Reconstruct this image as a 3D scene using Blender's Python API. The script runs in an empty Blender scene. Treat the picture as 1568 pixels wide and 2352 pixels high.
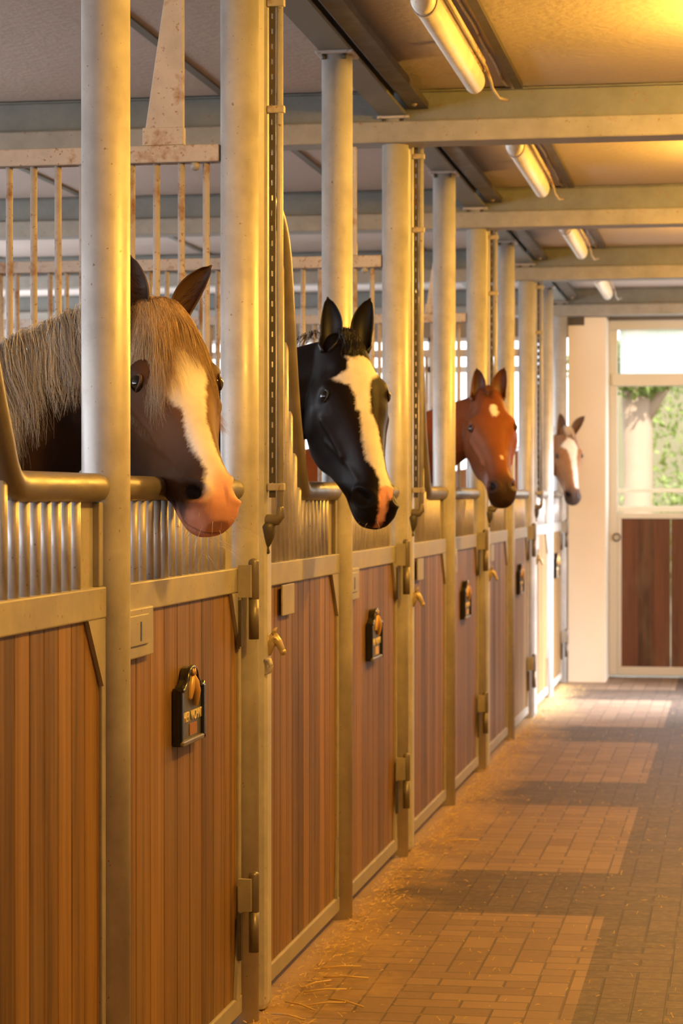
import bpy, math, random
import numpy as np
from mathutils import Vector, Matrix
random.seed(7); np.random.seed(7)
C = bpy.context.scene.collection
scn = bpy.context.scene

# ---------------------------------------------------------------- camera
FPX, DX, CH = 5273.0, 1.4, 1.5
psi, pit = math.atan(904/FPX), math.atan(33/FPX)
cam = bpy.data.cameras.new('camera'); co = bpy.data.objects.new('camera', cam); C.objects.link(co)
co.location = (DX, 0, CH); co.rotation_euler = (math.pi/2 - pit, 0, psi)
cam.sensor_fit = 'VERTICAL'; cam.sensor_height = 22.3; cam.lens = 22.3*FPX/2352
cam.clip_start = 0.05; cam.clip_end = 300
cam.dof.use_dof = True; cam.dof.focus_distance = 5.75; cam.dof.aperture_fstop = 4.5
scn.camera = co
scn.view_settings.view_transform = 'Standard'; scn.view_settings.look = 'None'
scn.view_settings.gamma = 1; scn.view_settings.exposure = 0.0
scn.view_settings.use_curve_mapping = False
# ---------------------------------------------------------------- world and lights
wd = bpy.data.worlds.new('sky'); scn.world = wd; wd.use_nodes = True
nt = wd.node_tree; bg = nt.nodes['Background']
bg.inputs[0].default_value = (0.92, 0.97, 1.0, 1); bg.inputs[1].default_value = 3.4
WARM = (1.0, 0.52, 0.075)
COOL = (0.86, 0.90, 1.0)
def light(name, kind, loc, energy, color, rot=(0,0,0), size=None, sy=None, radius=None, angle=None):
    l = bpy.data.lights.new(name, kind); l.energy = energy; l.color = color
    if kind == 'AREA': l.shape = 'RECTANGLE'; l.size = size; l.size_y = sy
    if radius is not None: l.shadow_soft_size = radius
    if angle is not None: l.angle = angle
    o = bpy.data.objects.new(name, l); C.objects.link(o); o.location = loc; o.rotation_euler = rot
    return o
light('sun', 'SUN', (10, -5, 30), 10.0, (1.0, 0.93, 0.82), (math.radians(42), math.radians(12), 0), angle=0.01)
# daylight through the window band of the left wall, and through the open doorway on the right near the end
light('daylight_left_windows', 'AREA', (-5.05, 7.0, 2.15), 520, COOL, (0, -math.pi/2, 0), 1.3, 24)
light('daylight_side_doorway', 'AREA', (3.05, 17.0, 1.5), 165, COOL, (0, math.radians(58), 0), 2.2, 1.4).data.spread = math.radians(62)
light('daylight_end_windows', 'AREA', (-2.6, 18.9, 2.2), 50, COOL, (-math.pi/2, 0, 0), 4.6, 1.3)
light('daylight_end_door', 'AREA', (1.75, 19.2, 1.9), 18, COOL, (-math.pi/2, 0, 0), 2.4, 1.0)
LAMPS = [(1.9, 30), (4.95, 175), (8.0, 190), (11.05, 170), (14.1, 125), (17.0, 62)]

# ---------------------------------------------------------------- materials
def mat(name, color=(.5,.5,.5), rough=.5, metal=0.0):
    m = bpy.data.materials.new(name); m.use_nodes = True
    b = m.node_tree.nodes['Principled BSDF']
    b.inputs['Base Color'].default_value = (*color, 1); b.inputs['Roughness'].default_value = rough
    b.inputs['Metallic'].default_value = metal
    return m
class NT:
    def __init__(s, m): s.t = m.node_tree; s.b = s.t.nodes['Principled BSDF']
    def n(s, typ, **kw):
        x = s.t.nodes.new(typ)
        for k, v in kw.items():
            if k in x.inputs: x.inputs[k].default_value = v
            else: setattr(x, k, v)
        return x
    def l(s, a, b): s.t.links.new(a, b)
    def coord(s, scale=(1,1,1), obj=True):
        tc = s.n('ShaderNodeTexCoord'); mp = s.n('ShaderNodeMapping'); mp.inputs['Scale'].default_value = scale
        s.l(tc.outputs['Object'] if obj else tc.outputs['Generated'], mp.inputs[0]); return mp.outputs[0]
    def noise(s, vec, scale, detail=4, rough=.55):
        x = s.n('ShaderNodeTexNoise'); x.inputs['Scale'].default_value = scale; x.inputs['Detail'].default_value = detail
        x.inputs['Roughness'].default_value = rough; s.l(vec, x.inputs['Vector']); return x.outputs['Fac']
    def ramp(s, fac, stops):
        r = s.n('ShaderNodeValToRGB'); e = r.color_ramp.elements
        while len(e) < len(stops): e.new(.5)
        for q, (p, c) in zip(e, stops): q.position = p; q.color = (*c, 1) if len(c) == 3 else c
        s.l(fac, r.inputs[0]); return r.outputs[0]
    def mix(s, fac, a, b, mode='MIX'):
        x = s.n('ShaderNodeMix'); x.data_type = 'RGBA'; x.blend_type = mode
        for i, v in ((0, fac), (6, a), (7, b)):
            if isinstance(v, (int, float)): x.inputs[i].default_value = v
            elif isinstance(v, tuple): x.inputs[i].default_value = (*v, 1)
            else: s.l(v, x.inputs[i])
        return x.outputs[2]
    def math(s, op, a, b=None, c=None):
        x = s.n('ShaderNodeMath'); x.operation = op
        for i, v in ((0, a), (1, b), (2, c)):
            if v is None: continue
            if isinstance(v, (int, float)): x.inputs[i].default_value = v
            else: s.l(v, x.inputs[i])
        return x.outputs[0]
    def bump(s, h, strength=.2, dist=.01):
        x = s.n('ShaderNodeBump'); x.inputs['Strength'].default_value = strength; x.inputs['Distance'].default_value = dist
        s.l(h, x.inputs['Height']); s.l(x.outputs[0], s.b.inputs['Normal'])
def steel(name, base, rust=.35, rough=.42, metal=.35, rustcol=(.22,.10,.04)):
    m = mat(name, base, rough, metal); g = NT(m)
    v = g.coord(); n1 = g.noise(v, 9, 6, .65); n2 = g.noise(v, 70, 3); n3 = g.noise(v, 3.1, 3)
    c = g.ramp(n1, [(.3, tuple(x*.78 for x in base)), (.7, tuple(min(1, x*1.12) for x in base))])
    sp = g.math('MULTIPLY', g.math('GREATER_THAN', n2, .72 - rust*.12), .75)
    pa = g.ramp(g.math('ADD', n1, g.math('MULTIPLY', n3, .5)), [(.98-rust*.3, (0,0,0)), (1.12-rust*.3, (1,1,1))])
    c = g.mix(g.math('MAXIMUM', sp, g.math('MULTIPLY', pa, min(1, rust*1.6))), c, rustcol)
    g.l(c, g.b.inputs['Base Color'])
    g.l(g.ramp(n1, [(.3, (rough-.1,)*3), (.7, (rough+.15,)*3)]), g.b.inputs['Roughness'])
    g.bump(n2, .12, .004)
    return m
M = {}
M['post'] = steel('galvanised_post_steel', (.55,.53,.50), .1, .42, .2)
M['rail'] = steel('galvanised_rail_steel', (.37,.34,.30), .12, .5, .1)
M['bar'] = steel('galvanised_bar_steel', (.54,.50,.47), .12, .40, .25)
M['tube'] = steel('rolled_top_tube_steel', (.21,.18,.15), .1, .38, .4)
M['rusty'] = steel('rusted_grille_steel', (.50,.45,.41), .66, .6, .1, (.27,.15,.08))
M['beam'] = steel('painted_beam_steel', (.20,.205,.185), .35, .6, .1)
M['flange'] = steel('beam_flange_steel', (.31,.29,.25), .3, .6, .1)
M['dark'] = steel('dark_iron', (.10,.085,.07), .4, .5, .4)
M['hook'] = mat('cast_brass', (.50,.40,.24), .4, .5)
M['lampglass'] = steel('yellowed_lamp_plastic', (.80,.76,.66), .1, .35, 0, (.42,.25,.10))
M['lamphouse'] = steel('lamp_housing_paint', (.62,.56,.44), .6, .5, 0)
M['black'] = mat('black_plaque', (.012,.012,.011), .22)
M['plaqueface'] = mat('plaque_face', (.075,.075,.07), .35)
M['gold'] = mat('gold_paint', (.60,.36,.12), .38, .2)
M['cream'] = mat('cream_letters', (.80,.68,.42), .5)
M['card'] = mat('brown_name_card', (.30,.13,.06), .6)
M['cardlight'] = mat('tan_name_card', (.62,.40,.20), .6)
def wood(name, dark, light, big=1.0):
    m = mat(name, light, .5); g = NT(m)
    oi = g.n('ShaderNodeObjectInfo'); at = g.n('ShaderNodeAttribute'); at.attribute_name = 'Col'
    tc = g.n('ShaderNodeTexCoord'); mp = g.n('ShaderNodeMapping'); mp.inputs['Scale'].default_value = (14, 34, .8)
    cb = g.n('ShaderNodeCombineXYZ'); r = g.math('MULTIPLY', oi.outputs['Random'], 40)
    g.l(r, cb.inputs[0]); g.l(r, cb.inputs[2]); g.l(g.math('MULTIPLY', at.outputs['Fac'], 30), cb.inputs[1])
    ad = g.n('ShaderNodeVectorMath'); g.l(tc.outputs['Object'], mp.inputs[0]); g.l(mp.outputs[0], ad.inputs[0]); g.l(cb.outputs[0], ad.inputs[1])
    n1 = g.noise(ad.outputs[0], 1.0, 6, .6); n2 = g.noise(ad.outputs[0], 5.0, 3, .6)
    f = g.math('ADD', g.math('MULTIPLY', n1, .75), g.math('MULTIPLY', n2, .25))
    f = g.math('ADD', f, g.math('MULTIPLY', g.math('SUBTRACT', at.outputs['Fac'], .5), .26))
    c = g.ramp(f, [(.28, dark), (.5, tuple((a+b)/2 for a, b in zip(dark, light))), (.72, light)])
    # greyish wear stains low on the boards
    ws = g.noise(g.coord((3, 3, 1)), 2.0, 4); c = g.mix(g.ramp(ws, [(.5, (0,0,0)), (.75, (.32,)*3)]), c, (.22,.16,.09))
    g.l(c, g.b.inputs['Base Color']); g.bump(n2, .25, .004)
    return m
M['wood'] = wood('stained_tongue_and_groove_boards', (.060,.028,.008), (.34,.182,.052))
M['doorwood'] = wood('reddish_door_boards', (.025,.008,.005), (.15,.046,.022))
def plaster(name, col, bump=.2, sc=18):
    m = mat(name, col, .8); g = NT(m); v = g.coord(); n = g.noise(v, sc, 5); n2 = g.noise(v, 1.3, 4)
    g.l(g.ramp(n2, [(.3, tuple(x*.88 for x in col)), (.7, col)]), g.b.inputs['Base Color']); g.bump(n, bump, .01); return m
M['ceil'] = plaster('ceiling_boards', (.56,.48,.43), .35, 30)
M['pillar'] = plaster('cream_plaster', (.82,.72,.58), .15)
M['wall'] = plaster('brown_plaster', (.27,.20,.13))  # wall colour darkened to brown to cut light bounced off unseen walls
M['frame'] = mat('pale_door_frame_metal', (.62,.60,.56), .45, .1)
M['white'] = mat('white_painted_bar', (.85,.86,.84), .4)
# paving: fields of paler clay pavers set in darker ones
def paving():
    m = mat('clay_pavers', (.2,.1,.05), .62); g = NT(m)
    tc = g.n('ShaderNodeTexCoord'); sx = g.n('ShaderNodeSeparateXYZ'); g.l(tc.outputs['Object'], sx.inputs[0])
    X, Y = sx.outputs[0], sx.outputs[1]
    def brick(rot, off=0.0):
        mp = g.n('ShaderNodeMapping'); mp.inputs['Rotation'].default_value = (0, 0, rot); mp.inputs['Location'].default_value = (off, 0, 0)
        g.l(tc.outputs['Object'], mp.inputs[0])
        b = g.n('ShaderNodeTexBrick'); b.offset = .5; b.inputs['Scale'].default_value = 1; b.inputs['Mortar Size'].default_value = .0045
        b.inputs['Mortar Smooth'].default_value = .3
        b.inputs['Brick Width'].default_value = .2; b.inputs['Row Height'].default_value = .1; b.inputs['Bias'].default_value = 0
        b.inputs['Color1'].default_value = (0,0,0,1); b.inputs['Color2'].default_value = (1,1,1,1); b.inputs['Mortar'].default_value = (.5,.5,.5,1)
        g.l(mp.outputs[0], b.inputs[0]); return b
    b1, b2 = brick(0), brick(math.pi/2)
    # basket weave checker of .2 cells
    ck = g.math('MODULO', g.math('ADD', g.math('FLOOR', g.math('DIVIDE', X, .4)), g.math('FLOOR', g.math('DIVIDE', Y, .6))), 2.0)
    ck = g.math('GREATER_THAN', g.math('ABSOLUTE', ck), .5)
    mort = g.math('ADD', g.math('MULTIPLY', b1.outputs['Fac'], g.math('SUBTRACT', 1, ck)), g.math('MULTIPLY', b2.outputs['Fac'], ck))
    vm = g.n('ShaderNodeSeparateColor'); g.l(g.mix(ck, b1.outputs['Color'], b2.outputs['Color']), vm.inputs[0]); var = vm.outputs[0]
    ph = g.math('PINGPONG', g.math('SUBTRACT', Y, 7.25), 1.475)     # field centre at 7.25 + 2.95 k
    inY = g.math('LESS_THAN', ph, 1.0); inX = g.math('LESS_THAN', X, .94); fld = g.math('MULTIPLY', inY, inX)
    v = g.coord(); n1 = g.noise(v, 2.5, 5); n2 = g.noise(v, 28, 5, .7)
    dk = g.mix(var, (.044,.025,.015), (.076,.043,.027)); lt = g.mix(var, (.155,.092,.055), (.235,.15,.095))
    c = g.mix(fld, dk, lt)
    c = g.mix(g.ramp(n2, [(.45, (0,0,0)), (.75, (.55,)*3)]), c, (.20,.14,.08))
    c = g.mix(mort, c, g.mix(fld, (.035,.02,.012), (.09,.055,.035)))
    # straw dust gathered along the stall fronts
    dn = g.math('ADD', X, g.math('MULTIPLY', g.math('SUBTRACT', n1, .5), .9)); dn = g.math('ADD', dn, g.math('MULTIPLY', g.math('SUBTRACT', n2, .5), .5))
    c = g.mix(g.ramp(dn, [(.05, (.85,)*3), (.34, (0,0,0))]), c, (.36,.23,.10))
    fl = g.noise(v, 95, 2); c = g.mix(g.math('MULTIPLY', g.math('GREATER_THAN', fl, .735), .8), c, (.55,.42,.25))
    g.l(c, g.b.inputs['Base Color'])
    g.bump(g.math('ADD', g.math('MULTIPLY', mort, -1), g.math('MULTIPLY', n2, .35)), .55, .006)
    return m
M['paving'] = paving()
M['straw'] = mat('straw', (.66,.46,.18), .6)
M['earth'] = plaster('outside_earth', (.13,.11,.055))
M['bark'] = plaster('tree_bark', (.36,.25,.17), .6, 8)
def leafmat(name, c):
    m = mat(name, c, .5); g = NT(m); at = g.n('ShaderNodeAttribute'); at.attribute_name = 'Col'
    g.l(g.ramp(at.outputs['Fac'], [(0, tuple(x*.45 for x in c)), (1, tuple(min(1, x*1.5) for x in c))]), g.b.inputs['Base Color'])
    tr = g.n('ShaderNodeBsdfTranslucent'); tr.inputs[0].default_value = (c[0]*1.2, c[1]*1.1, c[2]*.6, 1)
    ms = g.n('ShaderNodeMixShader'); ms.inputs[0].default_value = .3
    out = [n for n in g.t.nodes if n.type == 'OUTPUT_MATERIAL'][0]
    g.l(g.b.outputs[0], ms.inputs[1]); g.l(tr.outputs[0], ms.inputs[2]); g.l(ms.outputs[0], out.inputs[0]); return m
M['leaf'] = leafmat('bright_leaves', (.36,.36,.045)); M['leaf2'] = leafmat('blue_green_leaves', (.20,.25,.07))
def glass(name, rough_wave=False):
    m = bpy.data.materials.new(name); m.use_nodes = True; t = m.node_tree; t.nodes.clear()
    out = t.nodes.new('ShaderNodeOutputMaterial'); mx = t.nodes.new('ShaderNodeMixShader'); tr = t.nodes.new('ShaderNodeBsdfTransparent')
    t.links.new(tr.outputs[0], mx.inputs[1])
    if rough_wave:
        o = t.nodes.new('ShaderNodeBsdfTranslucent'); o.inputs[0].default_value = (.9,.95,.92,1); mx.inputs[0].default_value = .55
        tc = t.nodes.new('ShaderNodeTexCoord'); w = t.nodes.new('ShaderNodeTexWave'); w.inputs['Scale'].default_value = 14
        t.links.new(tc.outputs['Object'], w.inputs[0])
        mr = t.nodes.new('ShaderNodeMapRange'); mr.inputs[3].default_value = .35; mr.inputs[4].default_value = .75
        t.links.new(w.outputs['Fac'], mr.inputs[0]); t.links.new(mr.outputs[0], mx.inputs[0])
    else:
        o = t.nodes.new('ShaderNodeBsdfGlossy'); o.inputs['Roughness'].default_value = .05; mx.inputs[0].default_value = .08
    t.links.new(o.outputs[0], mx.inputs[2]); t.links.new(mx.outputs[0], out.inputs[0]); return m
M['glass'] = glass('window_glass'); M['reeded'] = glass('reeded_glass', True)

# ---------------------------------------------------------------- mesh building
class MB:
    def __init__(s): s.v = []; s.f = []; s.sm = []; s.c = []
    def add(s, vs, fs, smooth=False, col=.5):
        o = len(s.v); s.v += [tuple(map(float, p)) for p in vs]
        for f in fs: s.f.append([i+o for i in f]); s.sm.append(smooth); s.c.append(col)
        return s
    def box(s, x0, x1, y0, y1, z0, z1, col=.5):
        vs = [(x, y, z) for z in (z0, z1) for y in (y0, y1) for x in (x0, x1)]
        return s.add(vs, [(0,2,3,1),(4,5,7,6),(0,1,5,4),(2,6,7,3),(0,4,6,2),(1,3,7,5)], False, col)
    def prism(s, poly, axis, a, b, col=.5):
        # poly: 2D points in the plane perpendicular to axis; extruded from a to b
        n = len(poly)
        def P(p, t):
            return {'x': (t, p[0], p[1]), 'y': (p[0], t, p[1]), 'z': (p[0], p[1], t)}[axis]
        vs = [P(p, a) for p in poly] + [P(p, b) for p in poly]
        fs = [tuple(range(n)), tuple(range(2*n-1, n-1, -1))] + [(i, i+n, (i+1) % n+n, (i+1) % n) for i in range(n)]
        return s.add(vs, fs, False, col)
    def tube(s, pts, r, n=16, round_ends=False, flat=1.0, col=.5):
        pts = [np.array(p, float) for p in pts]; rr = [r]*len(pts) if np.isscalar(r) else list(r)
        if round_ends:
            P, Q = [], []
            d0 = pts[0]-pts[1]; d0 /= np.linalg.norm(d0); d1 = pts[-1]-pts[-2]; d1 /= np.linalg.norm(d1)
            for a in (80, 55, 28): P.append(pts[0]+d0*rr[0]*math.sin(math.radians(a))*.7); Q.append(rr[0]*math.cos(math.radians(a)))
            P += pts; Q += rr
            for a in (28, 55, 80): P.append(pts[-1]+d1*rr[-1]*math.sin(math.radians(a))*.7); Q.append(rr[-1]*math.cos(math.radians(a)))
            pts, rr = P, Q
        m = len(pts); vs = []; up = None
        for i in range(m):
            t = pts[min(i+1, m-1)]-pts[max(i-1, 0)]; t /= np.linalg.norm(t)
            if up is None:
                up = np.array((0,0,1.)) if abs(t[2]) < .9 else np.array((0,1.,0))
            u = up-t*(up@t); u /= np.linalg.norm(u); w = np.cross(t, u); up = u
            for k in range(n):
                a = 2*math.pi*k/n; vs.append(pts[i]+rr[i]*(u*math.cos(a)+w*math.sin(a)*flat))
        fs = [(i*n+k, i*n+(k+1) % n, (i+1)*n+(k+1) % n, (i+1)*n+k) for i in range(m-1) for k in range(n)]
        s.add(vs, fs, True, col)
        o = len(s.v)-len(vs)
        s.f.append([o+k for k in range(n)][::-1]); s.f.append([o+(m-1)*n+k for k in range(n)]); s.sm += [False]*2; s.c += [col]*2
        return s
    def ball(s, c, r, n=14, m=9, sc=(1,1,1)):
        vs = []; fs = []
        for i in range(m+1):
            a = math.pi*i/m
            for k in range(n):
                b = 2*math.pi*k/n; vs.append((c[0]+r*sc[0]*math.sin(a)*math.cos(b), c[1]+r*sc[1]*math.sin(a)*math.sin(b), c[2]+r*sc[2]*math.cos(a)))
        for i in range(m):
            for k in range(n): fs.append((i*n+k, (i+1)*n+k, (i+1)*n+(k+1) % n, i*n+(k+1) % n))
        return s.add(vs, fs, True)
    def build(s, name, m, parent=None, bevel=0.0):
        me = bpy.data.meshes.new(name); me.from_pydata(s.v, [], s.f); me.update()
        me.polygons.foreach_set('use_smooth', s.sm)
        if any(c != .5 for c in s.c):
            at = me.attributes.new('Col', 'FLOAT_COLOR', 'CORNER')
            arr = np.ones((len(me.loops), 4)); ls = np.repeat(np.array(s.c), [len(f) for f in s.f]); arr[:, :3] = ls[:, None]
            at.data.foreach_set('color', arr.ravel())
        me.materials.append(m if not isinstance(m, str) else M[m])
        o = bpy.data.objects.new(name, me); C.objects.link(o)
        if parent is not None: o.parent = parent
        if bevel:
            b = o.modifiers.new('bevel', 'BEVEL'); b.width = bevel; b.segments = 2; b.limit_method = 'ANGLE'; b.angle_limit = math.radians(50)
        return o
def tag(o, label=None, cat=None, group=None, kind=None):
    if label: o['label'] = label
    if cat: o['category'] = cat
    if group: o['group'] = group
    if kind: o['kind'] = kind
    return o
def thing(name, loc, label, cat, group=None, rot=(0,0,0)):
    o = bpy.data.objects.new(name, None); C.objects.link(o); o.location = loc; o.rotation_euler = rot
    o.empty_display_size = .1
    return tag(o, label, cat, group)
def copy_tree(o, parent=None):
    c = o.copy(); C.objects.link(c); c.parent = parent
    for ch in list(o.children): copy_tree(ch, c)
    return c
def repeat(root, loc, label):
    c = copy_tree(root); c.location = loc; c['label'] = label; return c

A_ = [6.44+3.055*k for k in range(5)]     # posts at the stall partitions
Mi = [5.02+3.055*k for k in range(5)]     # posts beside the doors
CZ, BZ = 3.19, 2.97
# ---------------------------------------------------------------- setting
def struct(name, mb, m, bevel=0): return tag(mb.build(name, m, None, bevel), kind='structure')
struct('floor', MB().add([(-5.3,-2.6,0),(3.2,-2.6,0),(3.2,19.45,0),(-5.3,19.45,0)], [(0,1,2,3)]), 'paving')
struct('ceiling', MB().box(-5.3, 3.2, -2.6, 19.5, CZ, CZ+.25), 'ceil')
struct('trim_4', MB().box(.06, .19, 18.74, 18.9, 2.901, 2.965), 'dark')
for n, x in (('trim_1', -.71), ('trim_2', -2.2), ('trim_3', -3.7)):   # dark strips standing in for shade in the ceiling joint grooves
    struct(n, MB().box(x-.018, x+.018, -2.6, 19.2, CZ-.008, CZ+.004), 'beam')
struct('wall_front', MB().box(-5.3, 3.2, -2.75, -2.6, 0, CZ), 'wall')
mb = MB()
mb.box(-5.4, -5.25, -2.6, 19.4, 0, 1.5).box(-5.4, -5.25, -2.6, 19.4, 2.8, CZ)
for k in range(8): y = -2.6+3.1*k; mb.box(-5.4, -5.25, y, min(y+.25, 19.4), 1.5, 2.8)
struct('wall_left', mb, 'wall')
mb = MB()
mb.box(3.1, 3.25, -2.6, 16.2, 0, CZ).box(3.1, 3.25, 18.2, 19.5, 0, CZ).box(3.1, 3.25, 16.2, 18.2, 2.7, CZ)
struct('wall_right', mb, 'wall')
# end wall: low wall and header with windows between, and the cream pillar beside the end door
mb = MB()
mb.box(-5.3, .059, 19.05, 19.3, 0, 1.52).box(-5.3, .059, 19.05, 19.3, 2.84, CZ)
for x in (-5.3, -3.45, -1.75, -.12): mb.box(x, x+.12, 19.05, 19.3, 1.52, 2.84)
struct('wall_back', mb, 'wall')
pil = [(0.06, 18.73), (.363, 18.73), (.363, 19.45), (0.06, 19.45)]
struct('wall_pillar', MB().prism(pil, 'z', 0, 2.9).box(.19, .363, 18.731, 19.45, 2.9, 2.965), 'pillar')
struct('wall_back_right', MB().box(2.95, 3.1, 19.1, 19.45, 0, CZ).box(.363, 2.95, 19.25, 19.45, 2.981, CZ).box(.06, .363, 18.95, 19.45, 2.966, CZ), 'wall')
for i, (x0, x1) in enumerate(((-5.18, -3.45), (-3.33, -1.75), (-1.63, -.12))):
    w = tag(MB().box(x0, x1, 19.17, 19.18, 1.52, 2.84).build('window_%d' % (i+1), 'glass'), kind='structure')
    f = MB()
    for x in np.linspace(x0, x1, 4): f.box(x-.018, x+.018, 19.14, 19.2, 1.52, 2.84)
    f.box(x0, x1, 19.14, 19.2, 2.55, 2.6).box(x0, x1, 19.14, 19.2, 1.5, 1.54).box(x0, x1, 19.14, 19.2, 2.81, 2.85)
    f.build('window_frame', 'frame', w)
# end door: transom, open upper half with a white rail, boarded lower half
dr = tag(MB().box(.364, .43, 19.26, 19.36, 0.02, 2.899).box(2.9, 2.95, 19.26, 19.36, 0.02, 2.899).box(.364, 2.95, 19.26, 19.36, 2.90, 2.98)
         .box(.385, 2.95, 19.24, 19.36, 2.43, 2.53).build('door_1', 'frame', None, .004), kind='structure')
MB().box(.45, 2.9, 19.30, 19.31, 2.53, 2.90).build('transom_pane', 'reeded', dr)
mb = MB(); rng = random.Random(5)
xs = [.46, .60, .735, .875, 1.02, 1.16, 1.30, 1.45, 1.60, 1.75, 1.9, 2.05, 2.2, 2.35, 2.5, 2.65, 2.86]
tones = [.95, .25, .75, .55, .2, .7, .4]
for i in range(len(xs)-1): mb.box(xs[i], xs[i+1]-(.007 if i == 2 else 0), 19.29, 19.325, .085, 1.325, tones[i % 7])
mb.build('board_panel', 'doorwood', dr)
MB().box(.431, 2.899, 19.27, 19.34, .02, .09).box(.431, .465, 19.27, 19.34, .091, 1.324).box(.431, 2.899, 19.27, 19.34, 1.325, 1.37).build('lower_frame', 'frame', dr, .004)
MB().tube([(.40, 19.25, 1.19+.03*math.cos(a)) if False else (.425+.03*math.sin(a), 19.245, 1.17+.03*math.cos(a)) for a in np.linspace(0, 6.2, 18)], .006, 8).build('ring_handle', 'dark', dr)
struct('window_4', MB().box(.364, 2.95, 19.34, 19.42, 1.38, 1.43).box(.364, 2.95, 19.34, 19.40, 1.545, 1.575), 'white', .003)

# ---------------------------------------------------------------- beams and posts
names = ['the nearest one, crossing just above the picture', 'first from the camera, above the black horse and behind the near lamp',
         'second from the camera, above the chestnut horse', 'third from the camera, darker, over the far posts', 'farthest, resting on the cream pillar']
def cross_beam(y, lab):
    t = thing('ceiling_beam', (0, y, 0), lab, 'beam', 'steel cross beams under the ceiling')
    MB().box(-5.2, 3.08, -.05, .05, 3.06, CZ-.004).box(-5.2, 3.08, -.075, .075, CZ-.012, CZ-.004).build('web', 'beam', t, .004)
    MB().box(-5.2, 3.08, -.09, .07, BZ, 3.058).build('lower_flange', 'flange', t, .006)
    return t
b0 = cross_beam(A_[0], 'steel cross beam under the ceiling, '+names[0])
for k in range(1, 5): repeat(b0, (0, A_[k], 0), 'steel cross beam under the ceiling, '+names[k])
def long_beam(y0, y1):
    t = thing('roof_girder', (0, y0, 0), 'steel girder over the post tops running from the top edge to the first cross beam', 'beam', 'girders over the posts')
    L = y1-y0-.16; z0 = 3.085
    MB().box(-.055, .055, .08, .08+L, z0, z0+.014).box(-.006, .006, .08, .08+L, z0+.014, CZ-.004).build('flange', 'beam', t)
    MB().prism([(.075, CZ-.004), (.075, z0+.02), (.15, z0+.02), (.15, z0+.05), (.142, z0+.05), (.142, z0+.028), (.083, z0+.028), (.083, CZ-.004)], 'y', .08, .08+L).build('dark_channel', 'dark', t)
    MB().ball((.11, L-.05, z0+.022), .012).build('bolt', 'hook', t)
    return t
g0 = long_beam(A_[0], A_[1])
for k, lb in ((1, 'steel girder over the posts between first and second cross beams'), (2, 'steel girder over the posts between second and third cross beams'), (3, 'steel girder over the posts between the last two cross beams')):
    repeat(g0, (0, A_[k], 0), lb)
def round_post(name, loc, label, r=.055, top=3.085):
    t = thing(name, loc, label, 'post', 'round steel posts along the stall fronts')
    MB().tube([(0,0,0), (0,0,top-.012)], r, 40).build('shaft', 'post', t)
    MB().box(-.068, .068, -.068, .068, top-.012, top).build('cap_plate', 'rusty', t, .003)
    for dx, dy in ((-.04, -.05), (.035, -.05)): MB().tube([(dx,dy,top-.03), (dx,dy,top-.012)], .008, 6).build('bolt', 'dark', t)
    return t
p0 = round_post('steel_post', (0, Mi[0], 0), 'round steel post standing in front of the brown horse with pale mane')
for k, lb in ((1, 'round steel post standing behind the ears of the black horse'), (2, 'round steel post just left of the chestnut horse face'),
              (3, 'round steel post to the right of the chestnut horse, before the third partition'), (4, 'round steel post hiding part of the farthest horse')):
    repeat(p0, (0, Mi[k], 0), lb)
q0 = round_post('steel_post', (0, A_[0], 0), 'thick bright round steel post right of the brown horse forelock')
for k, lb in ((1, 'round steel post right of the black horse, at the stall partition'), (2, 'round steel post behind the right ear of the chestnut horse'),
              (3, 'round steel post at the last partition before the farthest horse'), (4, 'farthest round steel post in front of the cream pillar')):
    repeat(q0, (0, A_[k], 0), lb)
# square door posts with hanging latch gear
def door_post(loc, label):
    t = thing('door_post', loc, label, 'post', 'square door posts beside the round ones')
    MB().box(-.045, .055, -.05, .05, 0, 3.07).build('shaft', 'post', t, .022)
    MB().box(-.055, .068, -.06, .06, 3.07, 3.084).build('cap_plate', 'rusty', t, .003)
    return t
d0 = door_post((0, A_[0]+.155, 0), 'square door post carrying the nearest horse head hook')
for k, lb in ((1, 'square door post right of the black horse, with rusty latch rod'), (2, 'square door post beyond the chestnut horse muzzle'), (3, 'square door post next to the last stall front')):
    repeat(d0, (0, A_[k]+.155, 0), lb)
def latch_rod(loc, label):
    t = thing('latch_rod', loc, label, 'latch', 'tall latch rods on the door posts')
    MB().tube([(.092,0,1.47), (.092,0,3.03)], .0095, 12).build('rod', 'post', t)
    mb = MB()
    n = 34; z0, z1 = 1.5, 3.0; h = (z1-z0)/n
    for i in range(n):                       # ladder-like strip with a row of slots
        z = z0+i*h; mb.box(.060, .067, -.004, .004, z, z+h).box(.072, .079, -.004, .004, z, z+h).box(.066, .073, -.004, .004, z, z+h*.62)
    mb.build('slotted_strip', 'dark', t)
    for z in (2.93, 2.62, 1.52): MB().box(.055, .106, -.012, .012, z, z+.022).build('clamp', 'rusty', t, .003)
    MB().tube([(.03,0,1.435), (.060,0,1.435), (.082,0,1.436), (.092,0,1.446), (.092,0,1.47)], [.017,.0175,.0175,.014,.011], 16, True).build('elbow', 'tube', t)
    MB().tube([(.055,0,1.415), (.055,0,1.385), (.055,0,1.36), (.055,0,1.355), (.055,0,1.34)], [.024,.020,.008,.004,.007], 12, True).build('drip_cone', 'dark', t)
    return t
l0 = latch_rod((0, A_[0]+.13, 0), 'tall thin latch rod with elbow beside the thick near post')
for k, lb in ((1, 'tall thin latch rod between the black horse and the chestnut horse'), (2, 'tall thin latch rod right of the chestnut horse ears'), (3, 'farthest tall thin latch rod, before the last stall')):
    repeat(l0, (0, A_[k]+.13, 0), lb)

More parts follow.
